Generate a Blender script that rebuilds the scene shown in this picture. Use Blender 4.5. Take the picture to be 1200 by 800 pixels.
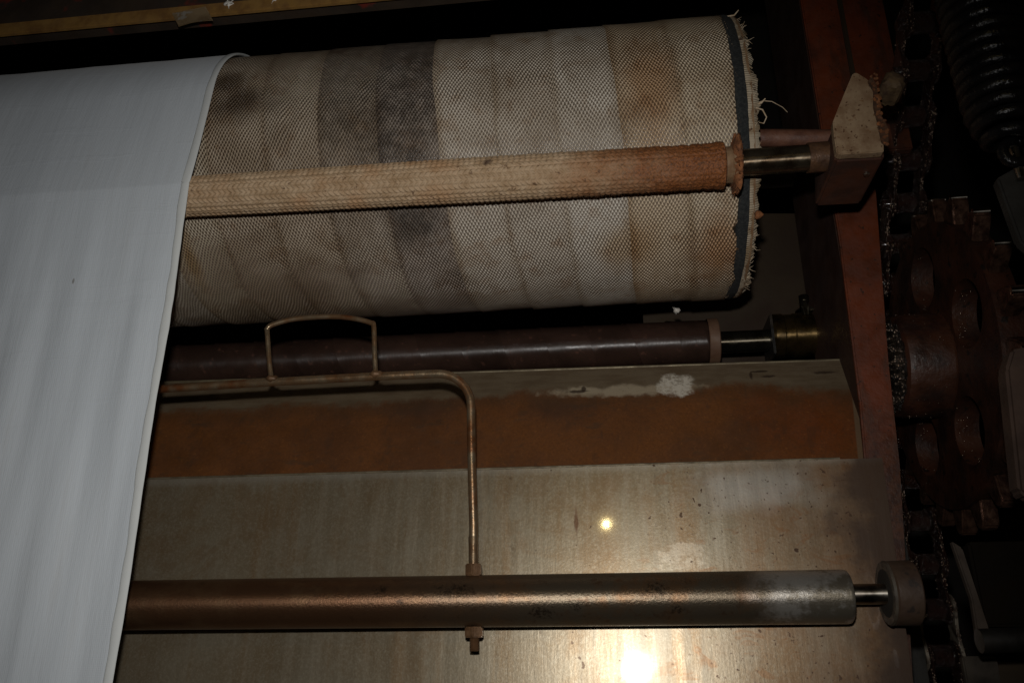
import bpy, bmesh, math, random
import numpy as np
from mathutils import Vector, Matrix
random.seed(7); rng = np.random.default_rng(7)
for o in list(bpy.data.objects): bpy.data.objects.remove(o)
S = bpy.context.scene
C = S.collection
PI = math.pi

# ------------------------------------------------------------------ camera
cam_d = bpy.data.cameras.new('camera'); cam = bpy.data.objects.new('camera', cam_d); C.objects.link(cam)
cam_d.sensor_width = 36.0; cam_d.lens = 29.15; cam_d.clip_start = 0.02; cam_d.clip_end = 100
right = Vector((0.9928, 0.1197, -0.0044)); up = Vector((0.0464, -0.3505, 0.9354)); back = Vector((0.1104, -0.9289, -0.3535))
cam.matrix_world = Matrix((right, up, back)).transposed().to_4x4()
S.camera = cam
# ------------------------------------------------------------------ world: a nearly unlit machine hall
W = bpy.data.worlds.new('World'); S.world = W; W.use_nodes = True
W.node_tree.nodes['Background'].inputs[0].default_value = (0.9, 0.75, 0.6, 1)
W.node_tree.nodes['Background'].inputs[1].default_value = 0.0015
# ------------------------------------------------------------------ camera flash and one warm hall lamp
fl = bpy.data.lights.new('flash', 'SPOT'); fo = bpy.data.objects.new('flash', fl); C.objects.link(fo)
fo.location = (-0.010, -0.055, 0.138)
fl.energy = 40.0; fl.color = (1.0, 0.975, 0.94); fl.shadow_soft_size = 0.019
fl.spot_size = math.radians(92); fl.spot_blend = 0.85
aim = Vector((-0.30, 1.2, 0.42)) - Vector(fo.location)
fo.rotation_euler = aim.to_track_quat('-Z', 'Y').to_euler()
hl = bpy.data.lights.new('hall_lamp', 'SPOT'); ho = bpy.data.objects.new('hall_lamp', hl); C.objects.link(ho)
ho.location = (-0.153, -0.988, 0.868)
hl.energy = 2.6; hl.color = (1.0, 0.78, 0.35); hl.shadow_soft_size = 0.006
hl.spot_size = math.radians(60); hl.spot_blend = 0.6
ho.rotation_euler = (Vector((0, 1.44, 0.2)) - Vector(ho.location)).to_track_quat('-Z', 'Y').to_euler()
S.view_settings.view_transform = 'Standard'; S.view_settings.look = 'None'
S.view_settings.exposure = 0.0; S.view_settings.gamma = 1.0; S.view_settings.use_curve_mapping = False

# ------------------------------------------------------------------ material helpers
class N:
    def __init__(s, name, off=(0, 0, 0)):
        s.m = bpy.data.materials.new(name); s.m.use_nodes = True
        s.t = s.m.node_tree; s.t.nodes.clear()
        s.out = s.new('ShaderNodeOutputMaterial'); s.b = s.new('ShaderNodeBsdfPrincipled')
        s.link(s.b.outputs[0], s.out.inputs[0])
        tc = s.new('ShaderNodeTexCoord'); s.uv = tc.outputs['UV']
        mp = s.new('ShaderNodeVectorMath'); mp.operation = 'ADD'
        s.link(tc.outputs['Object'], mp.inputs[0]); mp.inputs[1].default_value = off
        s.p = mp.outputs[0]
    def new(s, t): return s.t.nodes.new(t)
    def link(s, a, b): s.t.links.new(a, b)
    def put(s, sock, v):
        if hasattr(v, 'node'): s.link(v, sock)
        elif isinstance(v, (tuple, list)) and sock.type == 'RGBA': sock.default_value = tuple(v)[:3] + (1,)
        else: sock.default_value = v
    def scale(s, v, k):
        n = s.new('ShaderNodeVectorMath'); n.operation = 'MULTIPLY'; s.put(n.inputs[0], v); n.inputs[1].default_value = k; return n.outputs[0]
    def noise(s, scale, detail=3, rough=.55, vec=None, k=None, dist=0):
        n = s.new('ShaderNodeTexNoise'); v = vec or s.p
        if k: v = s.scale(v, k)
        s.link(v, n.inputs['Vector']); n.inputs['Scale'].default_value = scale; n.inputs['Detail'].default_value = detail
        n.inputs['Roughness'].default_value = rough; n.inputs['Distortion'].default_value = dist
        return n.outputs['Fac']
    def ramp(s, f, a, b, lo=0., hi=1.):
        n = s.new('ShaderNodeMapRange'); n.interpolation_type = 'SMOOTHSTEP'; s.put(n.inputs[0], f)
        n.inputs[1].default_value = a; n.inputs[2].default_value = b; n.inputs[3].default_value = lo; n.inputs[4].default_value = hi
        return n.outputs[0]
    def math(s, op, a, b=0.):
        n = s.new('ShaderNodeMath'); n.operation = op; s.put(n.inputs[0], a); s.put(n.inputs[1], b); return n.outputs[0]
    def mix(s, f, a, b, mode='MIX'):
        n = s.new('ShaderNodeMix'); n.data_type = 'RGBA'; n.blend_type = mode
        s.put(n.inputs[0], f); s.put(n.inputs[6], a); s.put(n.inputs[7], b); return n.outputs[2]
    def xyz(s, v=None):
        n = s.new('ShaderNodeSeparateXYZ'); s.link(v or s.p, n.inputs[0]); return n.outputs
    def blob(s, c, r, wob=0.25, scale=18, soft=(1.0, .35)):
        n = s.new('ShaderNodeVectorMath'); n.operation = 'SUBTRACT'; s.link(s.p, n.inputs[0]); n.inputs[1].default_value = c
        v = s.scale(n.outputs[0], (1/r[0], 1/r[1], 1/r[2]))
        l = s.new('ShaderNodeVectorMath'); l.operation = 'LENGTH'; s.link(v, l.inputs[0])
        d = s.math('ADD', l.outputs['Value'], s.math('MULTIPLY', s.math('SUBTRACT', s.noise(scale, 3), .5), wob*4))
        return s.ramp(d, soft[0], soft[1], 0, 1)
    def objcol(s):
        n = s.new('ShaderNodeObjectInfo'); s.alpha = n.outputs['Alpha']; return n.outputs['Color']
    def bump(s, h, strength=.3, dist=.002, normal=None):
        n = s.new('ShaderNodeBump'); s.put(n.inputs['Height'], h); n.inputs['Strength'].default_value = strength
        n.inputs['Distance'].default_value = dist
        if normal: s.link(normal, n.inputs['Normal'])
        return n.outputs[0]
    def aniso(s, amt=.8, rot=.25):
        tn = s.new('ShaderNodeTangent'); tn.direction_type = 'RADIAL'; tn.axis = 'X'
        s.link(tn.outputs[0], s.b.inputs['Tangent']); s.b.inputs['Anisotropic'].default_value = amt; s.b.inputs['Anisotropic Rotation'].default_value = rot
        return s.m
    def done(s, col, rough=.6, metal=0., normal=None, spec=.5, coat=0, sheen=0):
        b = s.b.inputs
        s.put(b['Base Color'], col); s.put(b['Roughness'], rough); s.put(b['Metallic'], metal)
        b['Specular IOR Level'].default_value = spec; s.put(b['Coat Weight'], coat); b['Sheen Weight'].default_value = sheen
        if normal: s.link(normal, b['Normal'])
        return s.m

def mat_simple(name, col, col2=None, rough=.6, metal=0., nscale=20, bump=.15, spec=.5, coat=0, bscale=90, off=(0,0,0), sp=None, spcol=(.3,.1,.03), aniso=0, bdist=.003):
    n = N(name, off); c = col
    if col2: c = n.mix(n.ramp(n.noise(nscale, 4, .6), .35, .68), col, col2)
    if sp: c = n.mix(n.ramp(n.noise(sp, 3, .6), .60, .68), c, spcol)
    r = n.ramp(n.noise(nscale*1.7, 3), .3, .7, max(rough-.1, .03), min(rough+.12, 1))
    if aniso: n.aniso(aniso)
    return n.done(c, r, metal, n.bump(n.noise(bscale, 4, .65), bump, bdist), spec, coat)

# ------------------------------------------------------------------ geometry helpers
class MB:
    """collects faces in world coordinates, then links them as one mesh object"""
    def __init__(s): s.v = []; s.f = []; s.uvs = None
    def add(s, vs, fs):
        k = len(s.v); s.v += [tuple(x) for x in vs]; s.f += [tuple(i+k for i in f) for f in fs]; return s
    def box(s, x0, x1, y0, y1, z0, z1, bev=.002, sub=1):
        bm = bmesh.new(); bmesh.ops.create_cube(bm, size=1)
        for v in bm.verts:
            v.co = ((x0+x1)/2 + v.co.x*(x1-x0), (y0+y1)/2 + v.co.y*(y1-y0), (z0+z1)/2 + v.co.z*(z1-z0))
        if bev: bmesh.ops.bevel(bm, geom=bm.edges[:], offset=bev, segments=2, affect='EDGES')
        return s.frombm(bm)
    def frombm(s, bm):
        bm.verts.ensure_lookup_table(); bm.verts.index_update()
        s.add([v.co for v in bm.verts], [[v.index for v in f.verts] for f in bm.faces]); bm.free(); return s
    def prism(s, pts, axis, a, b, bev=.0015):
        """polygon pts extruded along an axis from a to b"""
        bm = bmesh.new()
        def P(p, t): return {'x': (t, p[0], p[1]), 'y': (p[0], t, p[1]), 'z': (p[0], p[1], t)}[axis]
        lo = [bm.verts.new(P(p, a)) for p in pts]; hi = [bm.verts.new(P(p, b)) for p in pts]
        n = len(pts); bm.faces.new(lo); bm.faces.new(hi[::-1])
        for i in range(n): bm.faces.new((lo[i], hi[i], hi[(i+1) % n], lo[(i+1) % n]))
        bmesh.ops.recalc_face_normals(bm, faces=bm.faces[:])
        if bev: bmesh.ops.bevel(bm, geom=bm.edges[:], offset=bev, segments=2, affect='EDGES')
        return s.frombm(bm)
    def lathe(s, prof, c, axis='x', seg=48, jit=None):
        """prof: (t, r) pairs along the axis; c: the two other coordinates"""
        vs = []; fs = []; n = len(prof)
        for i, (t, r) in enumerate(prof):
            for k in range(seg):
                a = 2*PI*k/seg; rr = r*(1+(jit(i, k) if jit else 0)); u, w = rr*math.cos(a), rr*math.sin(a)
                vs.append({'x': (t, c[0]+u, c[1]+w), 'y': (c[0]+u, t, c[1]+w), 'z': (c[0]+u, c[1]+w, t)}[axis])
        for i in range(n-1):
            for k in range(seg):
                k2 = (k+1) % seg; q = (i*seg+k, i*seg+k2, (i+1)*seg+k2, (i+1)*seg+k)
                fs.append(q)
        fs.append(tuple(range(seg))[::-1]); fs.append(tuple((n-1)*seg+k for k in range(seg)))
        return s.add(vs, fs)
    def tube(s, pts, r, seg=12, cap=True):
        pts = [Vector(p) for p in pts]; n = len(pts); rs = r if isinstance(r, (list, tuple)) else [r]*n
        vs = []; fs = []; prev = None
        for i, p in enumerate(pts):
            t = (pts[min(i+1, n-1)] - pts[max(i-1, 0)]).normalized()
            if prev is None:
                a = Vector((0, 0, 1)) if abs(t.z) < .9 else Vector((1, 0, 0)); u = t.cross(a).normalized()
            else: u = (prev - t*prev.dot(t)).normalized()
            prev = u; w = t.cross(u)
            for k in range(seg):
                a = 2*PI*k/seg; vs.append(p + rs[i]*(u*math.cos(a)+w*math.sin(a)))
        for i in range(n-1):
            for k in range(seg):
                k2 = (k+1) % seg; fs.append((i*seg+k, i*seg+k2, (i+1)*seg+k2, (i+1)*seg+k))
        if cap: fs.append(tuple(range(seg))[::-1]); fs.append(tuple((n-1)*seg+k for k in range(seg)))
        return s.add(vs, fs)
    def build(s, name, mat, parent=None, smooth=30, uv=None):
        base = Vector(wloc(parent)) if parent else Vector((0, 0, 0))
        me = bpy.data.meshes.new(name); me.from_pydata([Vector(v)-base for v in s.v], [], s.f)
        bm = bmesh.new(); bm.from_mesh(me); bmesh.ops.recalc_face_normals(bm, faces=bm.faces[:]); bm.to_mesh(me); bm.free()
        return finish(name, me, mat, parent, smooth)
def finish(name, me, mat, parent, smooth):
    me.materials.append(mat)
    if smooth:
        me.polygons.foreach_set('use_smooth', [True]*len(me.polygons)); me.set_sharp_from_angle(angle=math.radians(smooth))
    o = bpy.data.objects.new(name, me); C.objects.link(o)
    if parent: o.parent = parent
    return o
LOC = {}
def wloc(o): return LOC.get(o.name, (0, 0, 0))
def thing(name, label, cat, loc, group=None):
    o = bpy.data.objects.new(name, None); C.objects.link(o); o.location = loc; o.empty_display_size = .05
    LOC[o.name] = tuple(loc); return tag(o, label, cat, group)
def tag(o, label, cat, group=None):
    o['label'] = label; o['category'] = cat
    if group: o['group'] = group
    return o
def sub(mb, name, mat, part, root, smooth=30):
    """a sub-part: child of a part whose own origin is the thing's base"""
    LOC[part.name] = LOC[root.name]
    o = mb.build(name, mat, part, smooth); return o
def struct(o): o['kind'] = 'structure'; return o
def grid_mesh(name, V, nu, nv, mat, parent, uv=None, smooth=60, closed=False):
    """V: (nu*nv,3) world points"""
    base = np.array(wloc(parent)) if parent else np.zeros(3)
    me = bpy.data.meshes.new(name); V = (V-base).astype(np.float32)
    i, j = np.meshgrid(np.arange(nu-1), np.arange(nv-1), indexing='ij'); a = (i*nv+j).ravel()
    F = np.stack([a, a+1, a+nv+1, a+nv], 1)
    me.vertices.add(len(V)); me.vertices.foreach_set('co', V.ravel())
    me.loops.add(F.size); me.loops.foreach_set('vertex_index', F.ravel().astype(np.int32))
    me.polygons.add(len(F)); me.polygons.foreach_set('loop_start', np.arange(0, F.size, 4, dtype=np.int32))
    me.update(calc_edges=True)
    if uv is not None:
        l = me.uv_layers.new(name='UVMap'); l.data.foreach_set('uv', uv[F.ravel()].astype(np.float32).ravel())
    me.polygons.foreach_set('use_smooth', [True]*len(F))
    me.materials.append(mat); o = bpy.data.objects.new(name, me); C.objects.link(o)
    if parent: o.parent = parent
    return o
def hexnut(c, r, h):
    pts = [(c[0]+r*math.cos(PI/6+k*PI/3), c[1]+r*math.sin(PI/6+k*PI/3)) for k in range(6)]
    return MB().prism(pts, 'z', c[2]-h/2, c[2]+h/2, .0018)

# ------------------------------------------------------------------ materials
M = {}
M['interior'] = mat_simple('dark_interior_paint', (.010, .008, .006), (.018, .013, .008), rough=.85, nscale=5)
M['black_steel'] = mat_simple('greasy_black_steel', (.012, .011, .010), (.03, .022, .015), rough=.42, nscale=30, bump=.3)
M['oily'] = mat_simple('oily_dark_steel', (.16, .14, .105), (.08, .065, .045), rough=.32, metal=.95, nscale=25, bump=.03, bscale=60, aniso=.85)
M['bright'] = mat_simple('polished_steel', (.48, .44, .38), (.30, .26, .21), rough=.34, metal=1, nscale=30, bump=.03, aniso=.8)
M['rustysteel'] = mat_simple('rust_brown_steel', (.20, .11, .055), (.09, .045, .02), rough=.48, metal=.35, nscale=40, bump=.3, bscale=160)
M['rubber'] = mat_simple('blue_black_felt', (.014, .016, .017), (.034, .036, .035), rough=.95, nscale=200, bump=.9, bscale=350)
def mat_post():
    n = N('orange_brown_paint')            # local z = world z - .3
    x, y, z = n.xyz()
    c = n.mix(n.ramp(n.noise(9, 4, .6), .35, .68), (.155, .034, .011), (.085, .022, .009))
    c = n.mix(n.math('MULTIPLY', n.ramp(n.noise(16, 5, .7, k=(1, 1, .25)), .50, .64), .7), c, (.05, .022, .012))
    c = n.mix(n.ramp(n.noise(60, 3, .7), .60, .68), c, (.035, .014, .008))
    low = n.ramp(n.math('ADD', z, n.math('MULTIPLY', n.math('SUBTRACT', n.noise(14, 4, .7), .5), .4)), .16, -.06)   # greasy rust on the foot
    c = n.mix(n.math('MULTIPLY', low, .85), c, n.mix(n.ramp(n.noise(70, 4, .7), .4, .62), (.075, .030, .014), (.030, .014, .009)))
    return n.done(c, n.ramp(n.noise(40, 3), .3, .7, .40, .62), 0, n.bump(n.noise(80, 4, .7), .4, .003), .5)
M['post'] = mat_post()
M['postdark'] = mat_simple('dark_brown_paint', (.05, .022, .012), (.035, .014, .008), rough=.6, nscale=12, bump=.2)
M['olive'] = mat_simple('olive_brown_paint', (.036, .021, .007), (.028, .013, .005), rough=.7, nscale=6)
M['sprocket'] = mat_simple('greasy_brown_iron', (.062, .022, .011), (.022, .010, .007), rough=.42, nscale=16, bump=.6, bscale=75, sp=45, spcol=(.016, .009, .006))
M['tip'] = mat_simple('worn_tooth_steel', (.19, .10, .065), (.06, .028, .018), rough=.34, metal=.7, nscale=60, bump=.4, bscale=110)
M['grease'] = mat_simple('wet_black_grease', (.012, .009, .007), (.03, .02, .014), rough=.14, nscale=60, bump=1.0, bscale=200, spec=1.0, bdist=.010)
M['chain'] = mat_simple('greased_chain_steel', (.045, .016, .010), (.018, .008, .006), rough=.16, metal=.0, nscale=70, bump=1.0, bscale=260, spec=1.0, coat=1, bdist=.010)
M['platepale'] = mat_simple('worn_chain_plate', (.30, .26, .205), (.05, .03, .02), rough=.4, metal=.3, nscale=40, bump=.4, bscale=150)
M['spring'] = mat_simple('black_spring_lacquer', (.005, .005, .006), (.012, .010, .009), rough=.24, nscale=22, bump=.9, bscale=70, spec=.30)
M['greydust'] = mat_simple('dusty_grey_paint', (.05, .038, .026), (.02, .015, .010), rough=.8, nscale=22, bump=.25)
M['browndust'] = mat_simple('dusty_brown_paint', (.085, .05, .035), (.05, .028, .02), rough=.75, nscale=18, bump=.2)
M['darkplate'] = mat_simple('dark_olive_plate', (.006, .0045, .003), (.010, .007, .004), rough=.9, nscale=10, spec=.1)
M['ochre'] = mat_simple('ochre_paint', (.30, .165, .045), (.20, .10, .03), rough=.6, nscale=30, bump=.25)
M['beamweb'] = mat_simple('sooty_beam_paint', (.045, .028, .016), (.03, .02, .013), rough=.75, nscale=12, bump=.3, sp=11, spcol=(.17, .02, .01))
M['lint'] = mat_simple('white_lint', (.75, .72, .66), (.5, .46, .4), rough=.95, nscale=80)
M['thread'] = mat_simple('fibre_thread', (.62, .50, .36), (.42, .30, .18), rough=.8, nscale=120)
M['paper'] = mat_simple('stained_paper_tab', (.50, .36, .20), (.36, .24, .12), rough=.8, nscale=25, bump=.1, sp=40, spcol=(.55, .5, .42))
M['rustclot'] = mat_simple('rusted_fibre', (.28, .105, .035), (.12, .045, .018), rough=.85, nscale=50, bump=1.0, bscale=140)
M['tan'] = mat_simple('tan_cord', (.24, .15, .08), (.17, .09, .04), rough=.8, nscale=60, bump=.5)

def mat_cloth():
    n = N('white_cotton_cloth')
    big = n.noise(2.2, 3, .5, k=(3.2, 1, .7)); st = n.noise(9, 3, .6, k=(4, 1, .35))
    c = n.mix(n.ramp(big, .3, .7), (.61, .655, .70), (.55, .595, .64))
    c = n.mix(n.math('MULTIPLY', n.ramp(st, .58, .75), .22), c, (.50, .50, .50))
    c = n.mix(n.math('MULTIPLY', n.ramp(n.noise(26, 4, .7, k=(1, 1, .5)), .66, .75), .25), c, (.46, .45, .43))
    c = n.mix(n.blob((-.901, 1.20, .604), (.0028, .05, .0065), .1, 60, (1, .5)), c, (.30, .30, .30))
    x, y, z = n.xyz()
    th = n.math('ADD', n.math('SINE', n.math('MULTIPLY', x, 2*PI/.0032)), n.math('SINE', n.math('MULTIPLY', z, 2*PI/.0030)))
    h = n.math('ADD', n.math('MULTIPLY', th, .08), n.noise(220, 3, .7, k=(1, 1, .4)))
    crease = n.math('ADD', n.noise(9, 4, .6, k=(5, 1, .5)), n.math('MULTIPLY', n.ramp(n.noise(5, 4, .6, k=(.6, 1, 4.5), dist=.4), .54, .62), .14))
    nb = n.bump(crease, .15, .010)
    m = n.done(c, .95, 0, n.bump(h, .22, .002, nb), .2, 0, .15)
    n.b.inputs['Sheen Roughness'].default_value = .5
    return m
M['cloth'] = mat_cloth()
def mat_hem():
    n = N('selvedge_hem_cotton')
    c = n.mix(n.noise(30, 3), (.66, .68, .67), (.58, .60, .60))
    return n.done(c, .9, 0, n.bump(n.noise(260, 3, .7), .2, .002), .2)
M['hem'] = mat_hem()

ROLL_C = (1.5243, .957); ROLL_R = .284
def mat_tape():
    n = N('woven_glass_tape', (0, ROLL_C[0], ROLL_C[1]))
    u, v, _ = n.xyz(n.uv)
    # staggered floats of the weave
    wob = n.math('MULTIPLY', n.math('SUBTRACT', n.noise(9, 2), .5), .030)
    u2 = n.math('ADD', u, wob)
    wave = n.math('MULTIPLY', n.math('COSINE', n.math('MULTIPLY', u2, 2*PI/.0108)), n.math('COSINE', n.math('MULTIPLY', v, 2*PI/.0064)))
    h = n.ramp(wave, -.55, .75)
    yarn = n.mix(n.noise(160, 2), (.84, .785, .70), (.71, .645, .55))
    gap = (.145, .105, .072)
    c = n.mix(n.ramp(wave, -.75, .05), gap, yarn)
    c = n.mix(n.math('MULTIPLY', n.ramp(n.math('ADD', v, n.math('MULTIPLY', n.math('SUBTRACT', n.noise(12, 3), .5), .03)), .016, .0), .55), c, (.52, .42, .30), 'MULTIPLY')
    c = n.mix(n.math('MULTIPLY', n.ramp(v, .095, .112), .35), c, (.55, .46, .35), 'MULTIPLY')
    # grime that soaks whole turns and patches
    grime = n.ramp(n.noise(5.5, 4, .6, dist=.3), .40, .66)
    c = n.mix(n.math('MULTIPLY', grime, .55), c, (.42, .34, .25), 'MULTIPLY')
    fine = n.ramp(n.noise(26, 4, .65), .5, .72)
    c = n.mix(n.math('MULTIPLY', fine, .45), c, (.55, .36, .20), 'MULTIPLY')
    for (p, r, col, k) in [((-.651, 1.24, .985), (.10, .2, .05), (.24, .20, .17), .85), ((-.70, 1.25, 1.04), (.06, .2, .035), (.26, .22, .18), .8),
                           
                           ((-.345, 1.32, .75), (.06, .10, .05), (.36, .34, .32), .8), ((.10, 1.24, .95), (.055, .2, .13), (.72, .50, .32), .7),
                           ((.22, 1.41, .70), (.07, .12, .06), (.66, .38, .19), .75), ((.05, 1.40, .71), (.06, .1, .05), (.70, .52, .32), .7),
                           ((-.79, 1.37, .72), (.02, .12, .06), (.62, .42, .16), .7), ((-.62, 1.5, .68), (.22, .2, .05), (.50, .42, .34), .7)]:
        c = n.mix(n.math('MULTIPLY', n.blob(p, r, .3, 14, (1.15, .2)), k), c, col, 'MULTIPLY')
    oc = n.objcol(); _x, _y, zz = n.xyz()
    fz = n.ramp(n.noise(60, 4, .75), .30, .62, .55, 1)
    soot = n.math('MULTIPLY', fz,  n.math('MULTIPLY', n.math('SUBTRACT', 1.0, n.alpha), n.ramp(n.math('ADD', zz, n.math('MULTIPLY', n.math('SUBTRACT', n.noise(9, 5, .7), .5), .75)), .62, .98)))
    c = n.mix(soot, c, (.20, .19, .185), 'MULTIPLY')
    c = n.mix(1.0, c, oc, 'MULTIPLY')
    nb = n.bump(n.math('ADD', n.math('MULTIPLY', h, 1.0), n.math('MULTIPLY', n.noise(500, 2), .25)), 1.0, .0026)
    nb = n.bump(n.noise(22, 3), .25, .006, nb)
    return n.done(c, n.ramp(n.noise(70, 2), .3, .7, .28, .45), 0, nb, .75)
M['tape'] = mat_tape()

def mat_sleeve():
    n = N('braided_fibre_sleeve')          # local x = world x
    x, y, z = n.xyz()
    c = n.mix(n.ramp(n.noise(50, 4, .65), .3, .7), (.50, .365, .235), (.36, .24, .135))
    c = n.mix(n.ramp(n.noise(9, 3, .6, k=(1, 1, 1)), .45, .7), c, (.42, .25, .13))
    t = n.math('ADD', x, n.math('MULTIPLY', n.math('SUBTRACT', n.noise(16, 4, .7), .5), .30))
    c = n.mix(n.ramp(t, -.14, .17), c, n.mix(n.ramp(n.noise(330, 4, .7), .36, .66), (.28, .095, .026), (.10, .036, .013)))
    c = n.mix(n.math('MULTIPLY', n.ramp(n.noise(75, 3, .7), .62, .70), .8), c, (.10, .05, .025))
    c = n.mix(n.blob((-.185, 0, .012), (.012, .08, .012), .2, 90), c, (.06, .03, .02))
    return n.done(c, .62, 0, n.bump(n.noise(420, 3, .7), .5, .002), .35)
M['sleeve'] = mat_sleeve()

def mat_darkroller():
    n = N('brown_wrapped_film', (0, 1.80, .662))
    c = n.mix(n.ramp(n.noise(14, 4, .6), .35, .7), (.052, .028, .020), (.034, .019, .014))
    c = n.mix(n.math('MULTIPLY', n.ramp(n.noise(60, 3), .6, .72), .5), c, (.13, .06, .04))
    c = n.mix(1.0, c, n.objcol(), 'MULTIPLY')
    n.aniso(.7)
    return n.done(c, n.ramp(n.noise(30, 3), .3, .7, .30, .42), 0, n.bump(n.noise(60, 3, .5, k=(3, 1, 1)), .10, .003), .45)
M['darkroller'] = mat_darkroller()

def mat_upper():
    n = N('rust_stained_sheet')            # local: x as world, z from the lower edge (0 .. .25)
    x, y, z = n.xyz()
    edge = n.math('ADD', z, n.math('MULTIPLY', n.math('SUBTRACT', n.noise(5, 4, .6), .5), .075))
    edge = n.math('ADD', edge, n.math('MULTIPLY', n.math('SUBTRACT', n.noise(45, 5, .75), .5), .035))
    rust = n.mix(n.ramp(n.noise(7, 5, .65), .35, .68), (.175, .064, .018), (.120, .047, .017))
    rust = n.mix(n.ramp(n.noise(22, 4, .7, k=(.6, 1, 1.6)), .55, .75), rust, (.10, .050, .024))
    rust = n.mix(n.math('MULTIPLY', n.blob((.37, 0, .09), (.15, .3, .10), .35, 10, (1.2, .1)), .8), rust, (.19, .048, .010))
    rust = n.mix(n.math('MULTIPLY', n.blob((-.38, 0, .16), (.10, .3, .05), .35, 12, (1.2, .2)), .7), rust, (.060, .034, .022))
    rust = n.mix(n.math('MULTIPLY', n.blob((-.10, 0, .14), (.08, .3, .04), .35, 12, (1.2, .2)), .7), rust, (.060, .034, .022))
    sp2 = n.ramp(n.noise(190, 4, .75), .42, .62); rust = n.mix(n.math('MULTIPLY', sp2, .38), rust, (.085, .034, .014))
    sp3 = n.ramp(n.noise(130, 4, .75), .58, .70); rust = n.mix(n.math('MULTIPLY', sp3, .45), rust, (.27, .105, .030))
    drip = n.ramp(n.noise(34, 4, .6, k=(1, 1, .10)), .56, .66); rust = n.mix(n.math('MULTIPLY', drip, .35), rust, (.075, .038, .020))
    bare = n.mix(n.ramp(n.noise(40, 4, .6, k=(.4, 1, 2)), .35, .7), (.150, .112, .070), (.115, .080, .047))
    line = n.ramp(edge, .160, .182)
    dark = n.math('MULTIPLY', n.ramp(edge, .130, .160), n.ramp(edge, .186, .160))
    c = n.mix(line, rust, bare); c = n.mix(n.math('MULTIPLY', dark, .35), c, (.07, .04, .02))
    chalk = n.blob((.138, 0, .188), (.040, .3, .034), .30, 38, (1.02, .72))
    streak = n.blob((.03, 0, .178), (.17, .3, .017), .40, 34, (1.05, .5))
    c = n.mix(n.math('MULTIPLY', streak, .8), c, (.40, .33, .23))
    c = n.mix(n.math('MULTIPLY', chalk, n.ramp(n.noise(75, 5, .75), .38, .56, .35, 1)), c, (.60, .55, .46))
    for p, r in [((-.055, 0, .180), (.026, .3, .0045)), ((-.045, 0, .187), (.006, .3, .010)), ((.300, 0, .212), (.025, .3, .0035)), ((.285, 0, .203), (.004, .3, .016)), ((.318, 0, .199), (.022, .3, .004)), ((.425, 0, .203), (.028, .3, .005))]:
        c = n.mix(n.math('MULTIPLY', n.blob(p, r, .35, 70, (1, .5)), .85), c, (.035, .02, .012))
    c = n.mix(n.ramp(n.math('SUBTRACT', x, n.math('MULTIPLY', z, .19)), .4335, .4365, 0, .6), c, (.17, .135, .085))
    spk = n.ramp(n.noise(240, 2, .5), .69, .75); c = n.mix(n.math('MULTIPLY', spk, .5), c, (.04, .02, .01))
    r = n.ramp(n.noise(30, 4), .3, .7, .50, .68)
    nb = n.bump(n.noise(90, 5, .7), .18, .003)
    return n.done(c, r, .15, nb, .35)
M['upper'] = mat_upper()

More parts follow.
